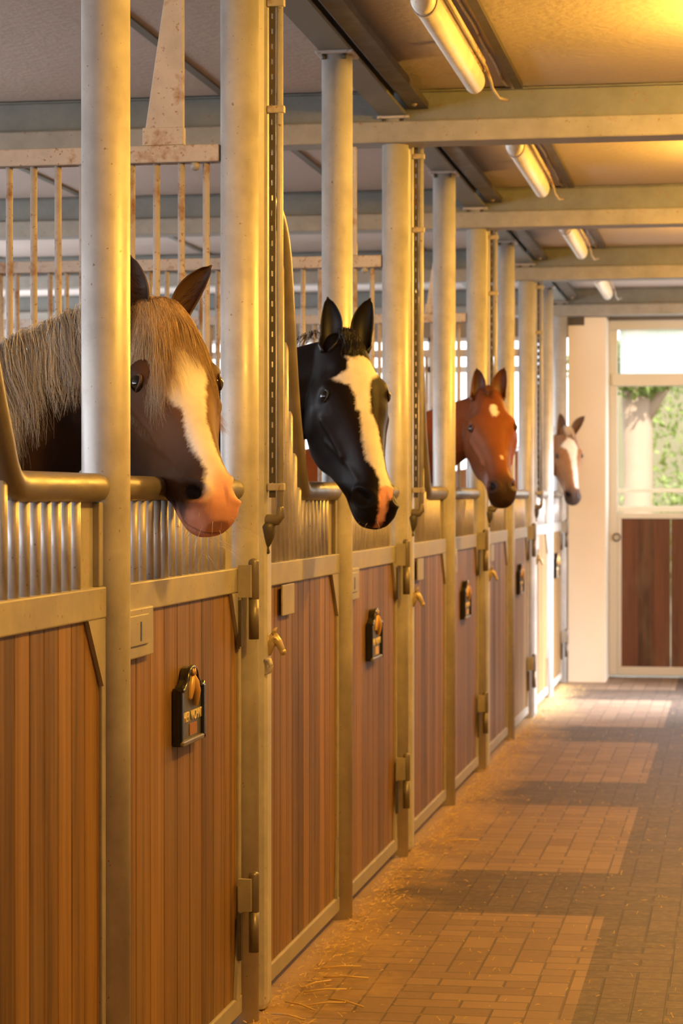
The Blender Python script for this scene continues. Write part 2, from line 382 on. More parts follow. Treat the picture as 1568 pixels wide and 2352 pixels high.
# ---------------------------------------------------------------- stall fronts
RZ0, RZ1 = 1.232, 1.302
def planks(mb, y0, y1, z0, z1, w, x0, x1, seed):
    r = random.Random(seed); y = y0
    while y < y1-.01:
        e = min(y+w, y1); mb.prism([(y+.001, z0), (e-.002, z0), (e-.002, z1), (y+.001, z1)], 'x', x0, x1-.002, r.random())
        # raised face of the board with a bevelled groove beside it
        mb.add([(x1-.002, y+.001, z0), (x1-.002, e-.002, z0), (x1-.002, e-.002, z1), (x1-.002, y+.001, z1),
                (x1, y+.004, z0), (x1, e-.005, z0), (x1, e-.005, z1), (x1, y+.004, z1)], [(4,5,6,7), (0,4,7,3), (1,2,6,5)], False, mb.c[-1])
        y = e
    return mb
def fixed_panel(loc, label):
    # local y: 0 at the partition post A, length to the next middle post 2.585-ish
    t = thing('stall_panel', loc, label, 'stall front', 'fixed stall front panels')
    y0, y1 = .21, 1.57
    planks(MB(), y0+.04, y1-.005, .085, RZ0, .098, -.012, .010, 3).build('board_panel', 'wood', t)
    MB().box(-.02, .02, y0, y1, RZ0, RZ1).build('top_rail', 'rail', t, .004)
    MB().box(-.02, .02, y0, y1, .035, .088).build('bottom_rail', 'rail', t, .004)
    MB().box(-.02, .018, y0, y0+.045, .088, RZ0).build('stile', 'rail', t, .003)
    MB().box(-.02, .018, y1-.03, y1, .088, RZ0).build('stile', 'rail', t, .003)
    MB().box(-.02, .012, y1-.03, y1, RZ1, 1.49).build('upper_stile', 'rail', t, .003)
    MB().prism([(y1-.03, RZ0), (y1-.03, RZ0-.15), (y1-.15, RZ0)], 'x', .011, .021).build('gusset', 'rail', t)
    MB().prism([(y1-.03, .088), (y1-.03, .30), (y1-.06, .088)], 'x', .011, .021).build('gusset', 'rail', t)
    MB().prism([(y0+.045, RZ0), (y0+.045, RZ0-.13), (y0+.09, RZ0)], 'x', .011, .019).build('gusset', 'rail', t)
    tag(MB().box(.021, .027, .50, .69, 1.135, RZ0-.002).build('cover_plate', 'rail', t, .002), 'small rectangular steel plate under the top rail')
    # U-shaped top tube: comes off the door post, drops steeply and runs level to the middle post
    ctrl = [(.228,2.40),(.40,2.395),(.52,2.36),(.60,2.28),(.645,2.17),(.70,1.97),(.77,1.77),(.86,1.615),(.905,1.55),(.955,1.525),(1.05,1.522),(1.2,1.522),(1.553,1.522)]
    P = np.array(ctrl); s = np.linspace(0, len(P)-1, 70)
    def cr(P, s):
        out = []
        for q in s:
            i = min(int(q), len(P)-2); u = q-i; a, b, c, d = P[max(i-1,0)], P[i], P[i+1], P[min(i+2,len(P)-1)]
            out.append(.5*((2*b)+(c-a)*u+(2*a-5*b+4*c-d)*u*u+(3*b-a-3*c+d)*u**3))
        return np.array(out)
    Q = cr(P, s); MB().tube([(0, y, z) for y, z in Q], .032, 24, True).build('top_tube', 'tube', t)
    y = y0+.03
    while y < y1-.16:
        zt = float(np.interp(y, Q[:,0], Q[:,1]))-.005
        MB().tube([(0,y,RZ1-.01), (0,y,zt)], .0115, 12).build('bar', 'bar', t); y += .072
    MB().box(-.012, -.004, y1-.135, y1-.03, RZ1-.01, 1.50).build('end_plate', 'rail', t)
    return t
fp = fixed_panel((0, A_[0], 0), 'fixed wooden stall panel under the black horse muzzle, with small steel plate')
for k, lb in ((-1, 'fixed wooden stall panel at the lower left edge, nearest the camera'), (1, 'fixed wooden stall panel left of the chestnut horse'),
              (2, 'fixed wooden stall panel beyond the chestnut horse, pale lit top rail'), (3, 'farthest fixed stall panel, washed white by daylight')):
    repeat(fp, (0, A_[0]+3.055*k if k < 0 else A_[k], 0), lb)
def stall_door(loc, label):
    t = thing('stall_door', loc, label, 'stall door', 'hinged stall doors')
    y0, y1 = .06, 1.36
    planks(MB(), y0+.03, y1-.03, .085, RZ0, .135, -.012, .010, 11).build('board_panel', 'wood', t)
    MB().box(-.02, .02, y0, y1, RZ0, RZ1).build('top_rail', 'rail', t, .004)
    MB().box(-.02, .02, y0, y1, .035, .088).build('bottom_rail', 'rail', t, .004)
    MB().box(-.02, .018, y0, y0+.03, .088, RZ0).build('stile', 'rail', t, .003)
    MB().box(-.02, .018, y1-.032, y1, .088, RZ0).build('stile', 'rail', t, .003)
    MB().prism([(y1-.032, RZ0), (y1-.032, RZ0-.16), (y1-.135, RZ0)], 'x', .011, .021).build('gusset', 'rail', t)
    MB().prism([(y1-.032, .088), (y1-.032, .32), (y1-.08, .088)], 'x', .011, .021).build('gusset', 'rail', t)
    lb = MB().box(.012, .028, y0+.01, y0+.262, 1.125, RZ0+.01).build('latch_box', 'rail', t, .004)
    MB().box(.028, .033, y0+.02, y0+.20, 1.155, RZ0-.005).build('latch_cover', 'rail', lb, .003)
    MB().box(.0325, .0338, y0+.12, y0+.13, 1.165, 1.21).build('slot', 'black', lb)
    MB().tube([(0, y0+.02, 1.522), (0, y1-.018, 1.522)], .030, 24, True).build('top_tube', 'tube', t)
    y = y0+.04
    while y < y1-.15:
        MB().tube([(0,y,RZ1-.01), (0,y,1.50)], .0115, 12).build('bar', 'bar', t); y += .072
    MB().box(-.012, -.004, y1-.135, y1-.03, RZ1-.01, 1.50).build('end_plate', 'rail', t)
    for z0, z1 in ((1.10, 1.33), (.215, .445)):
        h = MB().tube([(.060, y1-.03, z0), (.060, y1-.03, (z0+z1)/2-.002)], .0145, 18, False).build('hinge', 'tube', t)
        MB().tube([(.060, y1-.03, (z0+z1)/2+.002), (.060, y1-.03, z1-.012)], .0155, 18, True).build('hinge_barrel', 'tube', h)
        MB().box(.021, .058, y1-.062, y1-.046, (z0+z1)/2+.004, z1-.02).build('hinge_leaf', 'rail', h)
        MB().box(.019, .030, y1-.06, y1-.035, z0-.02, (z0+z1)/2-.004).build('hinge_gap_shade', 'dark', h)  # dark block standing in for the shaded gap beside the hinge
    return t
sd = stall_door((0, Mi[0], 0), 'wooden stall door below the brown horse, with the nearest black plaque')
for k, lb in ((1, 'wooden stall door right of the black horse muzzle'), (2, 'wooden stall door below the chestnut horse'),
              (3, 'wooden stall door beyond the chestnut horse, narrow in view'), (4, 'farthest wooden stall door, washed white by daylight')):
    repeat(sd, (0, Mi[k], 0), lb)

# plaques
def text_mesh(s, size, depth):
    c = bpy.data.curves.new('lettering', 'FONT'); c.body = s; c.size = size; c.extrude = depth; c.align_x = 'CENTER'; c.space_character = .95
    o = bpy.data.objects.new('lettering_source', c); C.objects.link(o)
    me = bpy.data.meshes.new_from_object(o.evaluated_get(bpy.context.evaluated_depsgraph_get())); bpy.data.objects.remove(o)
    return me
def plaque(loc, label, card):
    t = thing('name_plaque', loc, label, 'plaque', 'black stall name plaques')
    W, HB0, HS = .122, -.092, .050
    def outline(s, top):
        pts = [(-W*s, HB0*s), (W*s, HB0*s), (W*s, HS+.006), (W*s-.010, HS), (W*s-.030, HS+.002), (W*s-.045, HS+.010)]
        for a in np.linspace(.25, math.pi-.25, 11): pts.append((.052*math.cos(a)*s, HS+.008+top*math.sin(a)**.8))
        return pts+[(-W*s+.045, HS+.010), (-W*s+.030, HS+.002), (-W*s+.010, HS), (-W*s, HS+.006)]
    MB().prism(outline(1, .046), 'x', 0, .020).build('back_plate', 'black', t, .003)
    MB().prism([(y*.84, z*.84) for y, z in outline(1, .046)], 'x', .020, .0215).build('face_panel', 'plaqueface', t)
    MB().box(.018, .026, -W, -W+.020, HB0, HS).build('side_frame', 'black', t, .004)
    MB().box(.018, .030, W-.022, W, HB0, HS).build('side_frame', 'black', t, .004)
    MB().prism([(-W, HB0), (W, HB0), (W, HB0+.014), (-W, HB0+.014)], 'x', .018, .030).build('bottom_ledge', 'tube', t, .004)
    arc = outline(1, .046)[2:]
    MB().tube([(.021, y, z-.003) for y, z in arc], .0065, 8, flat=1.2).build('top_moulding', 'black', t)
    # gilt relief of a horse head
    hb = MB().tube([(.026,-.006,.082), (.030,-.002,.062), (.032,.006,.040), (.030,.014,.018), (.028,.018,.004)], [.006,.012,.012,.008,.006], 12, True)
    hb.tube([(.024,-.008,.075), (.024,-.022,.050), (.023,-.028,.024)], [.009,.011,.007], 10, True)
    hb.tube([(.028,.004,.082), (.028,.010,.098)], [.006,.002], 6).tube([(.028,-.012,.082), (.028,-.014,.098)], [.006,.002], 6)
    hb.build('horse_relief', 'gold', t)
    me = text_mesh('HIER  WOHNT', .042, .0012); me.materials.append(M['cream'])
    lt = bpy.data.objects.new('lettering', me); C.objects.link(lt); lt.parent = t; lt.location = (.0225, .008, -.034)
    lt.rotation_euler = (math.pi/2, 0, math.pi/2); lt.scale = (.76, .86, 1)
    MB().box(.0212, .0235, -.028, .048, -.072, -.042).build('name_card', card, t)
    return t
pq = plaque((.012, Mi[0]+.69, .967), 'nearest black name plaque with gilt horse head on the stall door', 'card')
pq1 = plaque((.012, Mi[1]+.69, .967), 'second black name plaque, on the door right of the black horse muzzle', 'cardlight')
for k, lb in ((2, 'third black name plaque, on the door under the chestnut horse'), (3, 'fourth black name plaque, small in view before the last stall'), (4, 'farthest black name plaque on the white lit door')):
    repeat(pq1, (.012, Mi[k]+.69, .967), lb)
# cast horse head hooks on the door posts
def hook(loc, label):
    t = thing('bridle_hook', loc, label, 'hook', 'cast horse head hooks')
    MB().tube([(-.004,0,0), (.002,0,0)], .024, 14, False, 1).build('back_plate', 'hook', t)
    h = MB().tube([(-.010,0,-.030), (-.004,0,-.012), (.006,0,.004), (.016,0,.010), (.026,0,-.002), (.034,0,-.018), (.038,0,-.028)], [.018,.019,.018,.017,.012,.0095,.009], 14, True)
    h.ball((.039,0,-.030), .0105).ball((.018,-.014,.010), .0045)
    h.build('horse_head', 'hook', t)
    for s in (-1, 1): MB().tube([(.010,s*.009,.022), (.014,s*.011,.032), (.020,s*.011,.042)], [.005,.0045,.001], 8).build('ear', 'hook', t)
    return t
h0 = hook((.056, A_[0]+.155, 1.078), 'nearest cast horse head hook on the square door post')
for k, lb in ((1, 'second cast horse head hook, right of the second plaque'), (2, 'third cast horse head hook, right of the third plaque'), (3, 'farthest cast horse head hook')):
    repeat(h0, (.056, A_[k]+.155, 1.078), lb)
s0 = MB().tube([(.0,0,.018),(.010,0,.016),(.016,0,.0),(.010,0,-.018),(.0,0,-.024)], [.006,.009,.008,.006,.003], 10, True).build('wall_hook', 'post')
s0.location = (.053, A_[0]+.11, 1.01); tag(s0, 'small pale curved hook below the nearest horse head hook', 'hook')

# ---------------------------------------------------------------- partitions between the stalls
def partition(loc, label):
    t = thing('stall_partition', loc, label, 'partition', 'barred partitions between stalls')
    MB().box(-3.6, -.055, -.025, .025, 2.462, 2.512).build('top_rail', 'rusty', t, .004)
    MB().box(-3.6, -.055, -.025, .025, 1.33, 1.375).build('middle_rail', 'rusty', t, .004)
    mb = MB(); r = random.Random(4); z = .06
    while z < 1.32: mb.box(-3.6, -.055, -.018, .018, z, min(z+.128, 1.33), r.random()); z += .13
    mb.build('board_panel', 'doorwood', t)
    i = 0
    while -.098-.0735*i > -3.6:
        x = -.098-.0735*i; MB().tube([(x,0,1.37), (x,0,2.465)], .0105, 12).build('bar', 'rusty', t); i += 1
    MB().prism([(-.283, 2.512), (-.164, 2.512), (-.164, 2.968), (-.215, 2.968)], 'y', -.012, .012).build('tapered_brace', 'rusty', t, .003)
    MB().box(-.283, -.162, -.016, .016, 2.513, 2.565).build('foot_plate', 'rusty', t, .003)
    MB().box(-3.68, -3.6, -.04, .04, 0, 2.968).build('end_post', 'rusty', t, .004)
    MB().ball((-.128, -.01, 2.452), .014).build('knob', 'rail', t)
    return t
pt = partition((0, A_[0], 0), 'barred stall partition with rusty top rail behind the brown horse')
for k, lb in ((1, 'barred stall partition behind the black horse, rusty top rail'), (2, 'barred stall partition behind the chestnut horse'), (3, 'farthest barred stall partition')):
    repeat(pt, (0, A_[k], 0), lb)

# ---------------------------------------------------------------- ceiling lamps and cables
def fluo(loc, label):
    t = thing('ceiling_lamp', loc, label, 'lamp', 'unlit tube lamps along the ceiling')
    MB().tube([(0,-1.47,0), (0,0,0)], .050, 24, True, .8).build('diffuser', 'lampglass', t)
    MB().box(-.028, .045, -1.45, -.03, .025, .075).build('housing', 'lamphouse', t, .006)
    MB().tube([(0,-1.44,0), (0,-1.41,0)], .0535, 20, False, .82).build('end_clip', 'rusty', t)
    for y in (-1.2, -.25): MB().box(-.012, .012, y-.02, y+.02, .07, CZ-3.08-.001).build('hanger', 'rusty', t)
    MB().tube([(.055,-1.4,.03), (.055,-.1,.03), (.06,.02,.0), (.062,.05,-.02), (.07,.22,-.03), (.085,.45,.0)], .006, 8).build('cable', 'rusty', t)
    return t
f0 = fluo((.425, 8.67, 3.08), 'unlit tube lamp under the ceiling, nearest the camera at the top')
for k, lb in ((1, 'unlit tube lamp between first and second cross beams'), (2, 'unlit tube lamp between second and third cross beams'), (3, 'farthest unlit tube lamp, over the cream pillar')):
    repeat(f0, (.425, 8.67+3.06*k, 3.08), lb)
def channel(y0, y1, lb):
    t = thing('cable_channel', (.51, y0, 0), lb, 'cable channel', 'cable channels on the ceiling')
    MB().box(0, .035, 0, y1-y0, CZ-.022, CZ-.001).build('channel', 'dark', t)
    MB().tube([(-.03+.003*math.sin(y*9), y, CZ-.009) for y in np.linspace(0, y1-y0, 30)], .006, 8).build('cable', 'lamphouse', t)
    return t
c0 = channel(6.56, 9.36, 'dark cable channel on the ceiling right of the nearest tube lamp')
repeat(c0, (.51, 9.62, 0), 'dark cable channel on the ceiling right of the second tube lamp'); repeat(c0, (.51, 12.68, 0), 'dark cable channel on the ceiling right of the third tube lamp')
# warm lamps of the aisle, on the right side of the ceiling
bulb = mat('lit_warm_lamp', WARM, .5); bb = bulb.node_tree.nodes['Principled BSDF']
bb.inputs['Emission Color'].default_value = (*WARM, 1); bb.inputs['Emission Strength'].default_value = 12
for i, (y, e) in enumerate(LAMPS):
    t = thing('bulkhead_lamp', (1.75, y, 0), 'lit warm bulkhead lamp, right side of the ceiling, %s one' % ('first second third fourth fifth sixth seventh'.split()[i]), 'lamp', 'lit lamps on the right of the aisle')
    MB().tube([(0,0,CZ-.03), (0,0,CZ-.001)], .11, 24).build('lamp_base', 'lamphouse', t)
    MB().ball((0,0,CZ-.06), .085, sc=(1,1,.6)).build('lamp_globe', bulb, t)
    light('lamp_light', 'POINT', (1.75, y, CZ-.24), e, WARM, radius=.09)

# ---------------------------------------------------------------- horses
# head shape in its own frame: a = down the face from the poll, n = out of the forehead, w = towards the horse's left; unit head 0.62 m
HA = np.array([-.05,-.03, .0, .05, .10, .15, .20, .25, .30, .36, .42, .47, .52, .56, .588, .606])
HT = np.array([-.07,-.035,-.012,.003,.012,.015,.014,.009,.004,.000,-.002,-.003,-.006,-.014,-.030,-.060])
HB = np.array([-.10,-.15,-.19,-.245,-.295,-.328,-.345,-.348,-.322,-.255,-.212,-.186,-.176,-.162,-.140,-.100])
HW = np.array([.025,.058,.074,.084,.094,.104,.110,.104,.088,.073,.064,.060,.062,.061,.051,.022])
HK = np.array([-.1,-.1,-.1,-.05,.05,.12,.16,.14,.02,-.12,-.16,-.08,.04,.12,.14,.1])
def smooth_interp(x, X, Yv):
    xs = np.linspace(X[0], X[-1], 400); y = np.interp(xs, X, Yv); k = np.hanning(25); k /= k.sum()
    y = np.convolve(np.pad(y, 12, mode='edge'), k, 'valid'); return np.interp(x, xs, y)
def surf_n(a, w):
    t, b, W = np.interp(a, HA, HT), np.interp(a, HA, HB), np.interp(a, HA, HW)
    q = min(abs(w)/W, .999); return t-(t-b)*.42*(1-(1-q**2.3)**(1/2.3))
def loft(mb, rings):
    n = len(rings[0]); vs = [p for r in rings for p in r]
    fs = [(i*n+k, i*n+(k+1) % n, (i+1)*n+(k+1) % n, (i+1)*n+k) for i in range(len(rings)-1) for k in range(n)]
    fs += [tuple(range(n))[::-1], tuple((len(rings)-1)*n+k for k in range(n))]
    mb.add(vs, fs, True)
def catmull(P, m):
    P = np.array(P, float); out = []
    for q in np.linspace(0, len(P)-1, m):
        i = min(int(q), len(P)-2); u = q-i; a, b, c, d = P[max(i-1,0)], P[i], P[i+1], P[min(i+2,len(P)-1)]
        out.append(.5*((2*b)+(c-a)*u+(2*a-5*b+4*c-d)*u*u+(3*b-a-3*c+d)*u**3))
    return np.array(out)
def strands(paths, r, cols):
    """thin tapering three-sided hairs along polylines"""
    V = []; F = []; K = []; o = 0
    for P, c, rr in zip(paths, cols, r):
        P = np.asarray(P); m = len(P); T = np.gradient(P, axis=0); T /= np.linalg.norm(T, axis=1)[:, None]+1e-9
        u = np.cross(T, (0.31,.52,.8)); u /= np.linalg.norm(u, axis=1)[:, None]+1e-9; w = np.cross(T, u)
        R = rr*np.linspace(1, .15, m)[:, None]
        ring = np.stack([P+R*(u*math.cos(t)+w*math.sin(t)) for t in (0, 2.1, 4.2)], 1).reshape(-1, 3)
        V.append(ring)
        for i in range(m-1):
            for k in range(3): F.append((o+i*3+k, o+i*3+(k+1) % 3, o+i*3+3+(k+1) % 3, o+i*3+3+k))
        K += [c]*((m-1)*3); o += m*3
    mb = MB(); mb.v = [tuple(x) for x in np.concatenate(V)]; mb.f = F; mb.sm = [True]*len(F); mb.c = K
    return mb
def hairmat(name, dark, light):
    m = mat(name, light, .42); g = NT(m); at = g.n('ShaderNodeAttribute'); at.attribute_name = 'Col'
    g.l(g.ramp(at.outputs['Fac'], [(0, dark), (1, light)]), g.b.inputs['Base Color']); return m
def coatmat(name, rough=.42, spec=.3):
    m = mat(name, (.1,.1,.1), rough); g = NT(m); at = g.n('ShaderNodeAttribute'); at.attribute_name = 'Coat'
    v = g.coord((1,1,.35)); n = g.noise(v, 160, 3, .6); n2 = g.noise(g.coord(), 14, 4)
    c = g.mix(g.math('MULTIPLY', g.math('SUBTRACT', n2, .3), .5), at.outputs['Color'], (.0,.0,.0))
    g.l(c, g.b.inputs['Base Color']); g.bump(n, .25, .003)
    g.b.inputs['Specular IOR Level'].default_value = spec; return m
M['eye'] = mat('horse_eye', (.012,.007,.004), .06)
M['lid'] = mat('horse_eyelid', (.02,.014,.011), .4)
M['coat'] = coatmat('horse_coat', .6, .12); M['coat_gloss'] = coatmat('horse_coat_glossy', .46, .08)

def fbm(p, sc): 
    from mathutils import noise
    return np.array([noise.fractal(Vector(q)*sc, .6, 2.1, 3) for q in p])
def inpoly(x, y, poly):
    c = np.zeros(len(x), bool); n = len(poly)
    for i in range(n):
        (x0, y0), (x1, y1) = poly[i], poly[(i+1) % n]
        if y0 == y1: continue
        t = ((y0 > y) != (y1 > y)) & (x < (x1-x0)*(y-y0)/(y1-y0)+x0); c ^= t
    return c
def make_horse(cfg):
    P = np.array(cfg['P']); s = cfg['s']; A = np.array(cfg['A']); A /= np.linalg.norm(A); N = np.array(cfg['N']); N -= A*(A@N); N /= np.linalg.norm(N); W = np.cross(N, A)
    Lw = lambda a, n, w: P+s*(a*A+n*N+w*W)
    base = np.array((cfg['neck'][-4][0], cfg['neck'][-4][1], 0))
    t = thing('horse', tuple(base), cfg['label'], 'horse')
    mb = MB()
    # head
    rings = []
    for a in np.linspace(-.05, .606, 60):
        T, B, w_, k = [smooth_interp(a, HA, q) if q is not HT else smooth_interp(a, HA, q) for q in (HT, HB, HW, HK)]
        nc, hn = (T+B)/2, (T-B)/2; r = []
        for j in range(40):
            th = 2*math.pi*j/40; cs, sn = math.cos(th), math.sin(th)
            ww = w_*math.copysign(abs(sn)**.80, sn)*(1+k*cs)
            r.append(Lw(a, nc+hn*math.copysign(abs(cs)**.92, cs), ww))
        rings.append(r)
    loft(mb, rings)
    # chin and lips
    mb.tube([Lw(.48,-.140,0), Lw(.515,-.150,0), Lw(.55,-.142,0), Lw(.572,-.125,0)], [s*.026, s*.031, s*.030, s*.020], 16, True)
    # neck and trunk: one loft
    nk = catmull(cfg['neck'], 60); hd = catmull(cfg['hd'], 60) if np.ndim(cfg['hd'][0]) else catmull([[q] for q in cfg['hd']], 60)[:, 0]
    hw = catmull([[q] for q in cfg['hw']], 60)[:, 0]
    frames = []; rings = []
    for i in range(60):
        T = nk[min(i+1, 59)]-nk[max(i-1, 0)]; T /= np.linalg.norm(T); U = np.array((0,0,1.))-T*T[2]; U /= np.linalg.norm(U); S = np.cross(T, U)
        frames.append((nk[i], U, S, hd[i], hw[i])); r = []
        for j in range(32):
            th = 2*math.pi*j/32; c_, s_ = math.cos(th), math.sin(th)
            r.append(nk[i]+U*hd[i]*c_+S*hw[i]*math.copysign(abs(s_)**.9, s_)*(1-.22*max(c_, 0)))
        rings.append(r)
    loft(mb, rings)
    for a_, b_ in ((.06, .30), (.03, .2)):   # throat filling between jaw and neck
        mb.tube([Lw(.10,-.17,0), frames[8][0]-frames[8][1]*.03], [s*.085, s*.11], 16, True)
    # legs
    n3, n6 = np.array(cfg['neck'][-4]), np.array(cfg['neck'][-1]); d = (n6-n3); d[2] = 0; d /= np.linalg.norm(d); sd = np.array((-d[1], d[0], 0))
    for k in (-1, 1):
        q = n3+sd*k*.14+d*.08
        mb.tube([(q[0],q[1],1.15), (q[0]+d[0]*.03,q[1],.85), (q[0],q[1],.50), (q[0],q[1],.30), (q[0]-d[0]*.03,q[1],.10), (q[0]-d[0]*.05,q[1],.0)], [.13,.085,.050,.036,.045,.06], 14)
        q = n6+sd*k*.15-d*.12
        mb.tube([(q[0],q[1],1.15), (q[0]-d[0]*.10,q[1],.85), (q[0]+d[0]*.10,q[1],.52), (q[0]+d[0]*.06,q[1],.30), (q[0],q[1],.10), (q[0]-d[0]*.03,q[1],.0)], [.17,.12,.060,.040,.046,.06], 14)
    o = mb.build('body', M[cfg['mat']])
    md = o.modifiers.new('r', 'REMESH'); md.mode = 'VOXEL'; md.voxel_size = cfg['voxel']
    sm_ = o.modifiers.new('s', 'SMOOTH'); sm_.factor = .5; sm_.iterations = 8
    me = bpy.data.meshes.new_from_object(o.evaluated_get(bpy.context.evaluated_depsgraph_get()))
    bpy.data.objects.remove(o)
    nv = len(me.vertices); co_ = np.zeros(nv*3); me.vertices.foreach_get('co', co_); co_ = co_.reshape(-1, 3)
    nr = np.zeros(nv*3); me.vertices.foreach_get('normal', nr); nr = nr.reshape(-1, 3)
    q = (co_-P)/s; la, ln, lw = q@A, q@N, q@W; na, nn, nw_ = nr@A, nr@N, nr@W
    al = np.abs(lw); head = (la > -.04) & (al < .15) & (ln > -.31) & (ln < .05)
    D = np.zeros(nv)
    ea = cfg.get('eye_a', .214)
    def gau(ca, cn, cw, sg, amp, both=True):
        w_ = al if both else lw
        return amp*np.exp(-((la-ca)**2+(ln-cn)**2+(w_-cw)**2)/(2*sg*sg))
    D += gau(ea-.024,-.038,.093,.024,.014)+gau(ea+.011,-.075,.10,.03,.004)       # brow and orbit
    D += gau(ea,-.050,.104,.013,-.010)                                     # eye socket
    D += gau(ea-.08,-.035,.083,.022,-.008)                                     # hollow above the eye
    def ridge(a0, n0, a1, n1, sg, amp):
        ax, nx = a1-a0, n1-n0; u = np.clip(((la-a0)*ax+(ln-n0)*nx)/(ax*ax+nx*nx), 0, 1)
        return amp*np.exp(-((la-a0-u*ax)**2+(ln-n0-u*nx)**2)/(2*sg*sg))*(np.abs(nw_) > .3)
    D += ridge(.25,-.088,.37,-.088,.010,.008)                                # facial crest
    dd = np.sqrt((la-.165)**2+((ln+.175)*1.05)**2); D += .010/(1+np.exp((dd-.085)/.008))*(np.abs(nw_) > .35)   # cheek disc
    D += gau(.40,-.10,.066,.035,-.007)+gau(.46,-.035,.045,.03,-.004)
    D += ridge(.47,-.05,.30,-.13,.007,.0025)
    # nostrils
    def nost(sgn):
        x, y, z = la-.530, ln+.044, lw-sgn*.044
        u = x*.80+y*.60; v = -x*.60+y*.80
        return np.sqrt((u/.031)**2+(v/.017)**2+(z/.030)**2)
    ns = np.minimum(nost(1), nost(-1)); nside = (np.abs(nw_) > .12)
    D += -.019*np.exp(-ns**2.4)*nside+.0065*np.exp(-((ns-1.45)/.42)**2)*nside
    # mouth line
    nm = np.interp(la, [.48,.52,.56,.59,.61], [-.128,-.122,-.114,-.104,-.100])
    mouth = (la > .49)*np.exp(-((ln-nm)/.0035)**2); D += -.006*mouth*(ln > -.14)
    
    D *= head
    co_ = co_+nr*(D*s)[:, None]
    # coat colour
    base_c = np.array(cfg['coat']); col = np.tile(base_c, (nv, 1))
    def blend(mask, c): 
        nonlocal col
        m_ = np.clip(mask, 0, 1)[:, None]; col = col*(1-m_)+np.array(c)*m_
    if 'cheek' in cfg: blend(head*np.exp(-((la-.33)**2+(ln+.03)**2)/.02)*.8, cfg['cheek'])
    muz = head/(1+np.exp(-(la-.50+.25*(ln+.03))/.018)); blend(muz, cfg['muzzle'])
    idx = np.where(head & (la > .04))[0]; n1 = np.zeros(nv); n2 = np.zeros(nv)
    n1[idx] = fbm(q[idx], 60); n2[idx] = fbm(q[idx]+5, 60)
    for poly, c in cfg['marks']:
        m_ = np.zeros(nv)
        for ox, oy in ((0,0),(.0035,0),(-.0035,0),(0,.0035),(0,-.0035),(.003,.003),(-.003,-.003),(.003,-.003),(-.003,.003)):
            m_[idx] += inpoly(la[idx]+n1[idx]*.005+ox, lw[idx]+n2[idx]*.004+oy, poly)/9
        m_ *= head & (nn > -.15) & (ln > -.12); blend(m_, c)
    for fn, c in cfg.get('extra', []): blend(fn(la, ln, lw, head, n1), c)
    blend(head*nside*(ns < 1.0)*1.0, (.012,.009,.008))  # dark nostril skin, deepened by painted-in shade of the hollow
    blend(head*mouth*.7*(la > .50), (.05,.02,.015))
    co_ -= base
    me.vertices.foreach_set('co', co_.ravel()); me.update()
    at = me.attributes.new('Coat', 'FLOAT_COLOR', 'POINT'); at.data.foreach_set('color', np.concatenate([col, np.ones((nv, 1))], 1).ravel())
    me.polygons.foreach_set('use_smooth', [True]*len(me.polygons)); me.materials.clear(); me.materials.append(M[cfg['mat']])
    body = bpy.data.objects.new('body', me); C.objects.link(body); body.parent = t
    Lb = lambda a, n, w: Lw(a, n, w)-base
    # eyes
    for sg in (-1, 1):
        e = MB().ball(tuple(Lb(ea,-.048,sg*.0895)), s*.0225, 24, 16).build('eye', 'eye', t)
        lid = []
        for kk in range(25):
            an = 2*math.pi*kk/24; lid.append(Lb(ea+.022*math.cos(an)*.72, -.048+.025*math.sin(an), sg*(.102-.007*abs(math.sin(an)))))
        MB().tube(lid, s*.0034, 8).build('eyelid', M[cfg['earmat']], t)
    # ears
    for nm_, sg, d, f in (('r', -1, cfg['earR'], cfg['earRf']), ('l', 1, cfg['earL'], cfg['earLf'])):
        d = np.array(d, float); d /= np.linalg.norm(d); f = np.array(f, float); f -= d*(d@f); f /= np.linalg.norm(f); sv = np.cross(d, f)
        b0_ = Lb(.012, -.035, sg*.058)-d*s*.03; Ln = s*cfg.get('earlen', .165); rings = []
        for i in range(22):
            u = i/21; hwid = s*cfg.get('earw', .036)*(math.sin(math.pi*min(1, (u*.86+.13)))**.75)*(1.0 if u < .95 else .6)+.0006
            if u < .15: hwid = s*(.024+.010*u/.15)
            ph = 2.9-min(1, u/.30)*1.5; cen = b0_+d*Ln*u+sv*(-sg)*s*.014*math.sin(u*2.6)*(-1 if cfg.get('earflip') else 1)
            th_ = s*.005*(1-u*.7); r = []
            for j in range(13):
                p_ = -ph+2*ph*j/12; r.append(cen+sv*hwid*math.sin(p_)*(1 if abs(p_) < 1.57 else 1)-f*hwid*.9*math.cos(p_))
            for j in range(12, -1, -1):
                p_ = -ph+2*ph*j/12; h2 = max(hwid-th_, hwid*.3); r.append(cen+sv*h2*math.sin(p_)-f*h2*.9*math.cos(p_)+f*th_*.2)
            rings.append(r)
        eb = MB(); loft(eb, rings); e = eb.build('ear', cfg['earmat'], t)
        if 'earhair' in cfg:
            pp = []
            for i in range(70):
                u = random.uniform(.12, .7); st = b0_+d*Ln*u-f*s*.024+sv*random.uniform(-.6,.6)*s*.025
                pp.append([st, st+f*s*.018+d*.008, st+f*s*.03+d*.02+sv*random.uniform(-.008,.008)])
            strands(pp, [.0006]*len(pp), [random.uniform(.1,.9) for _ in pp]).build('ear_hair', cfg['earhair'], e)
    cfg['_'] = (t, Lb, frames, base, s, P, A, N, W)
    return t
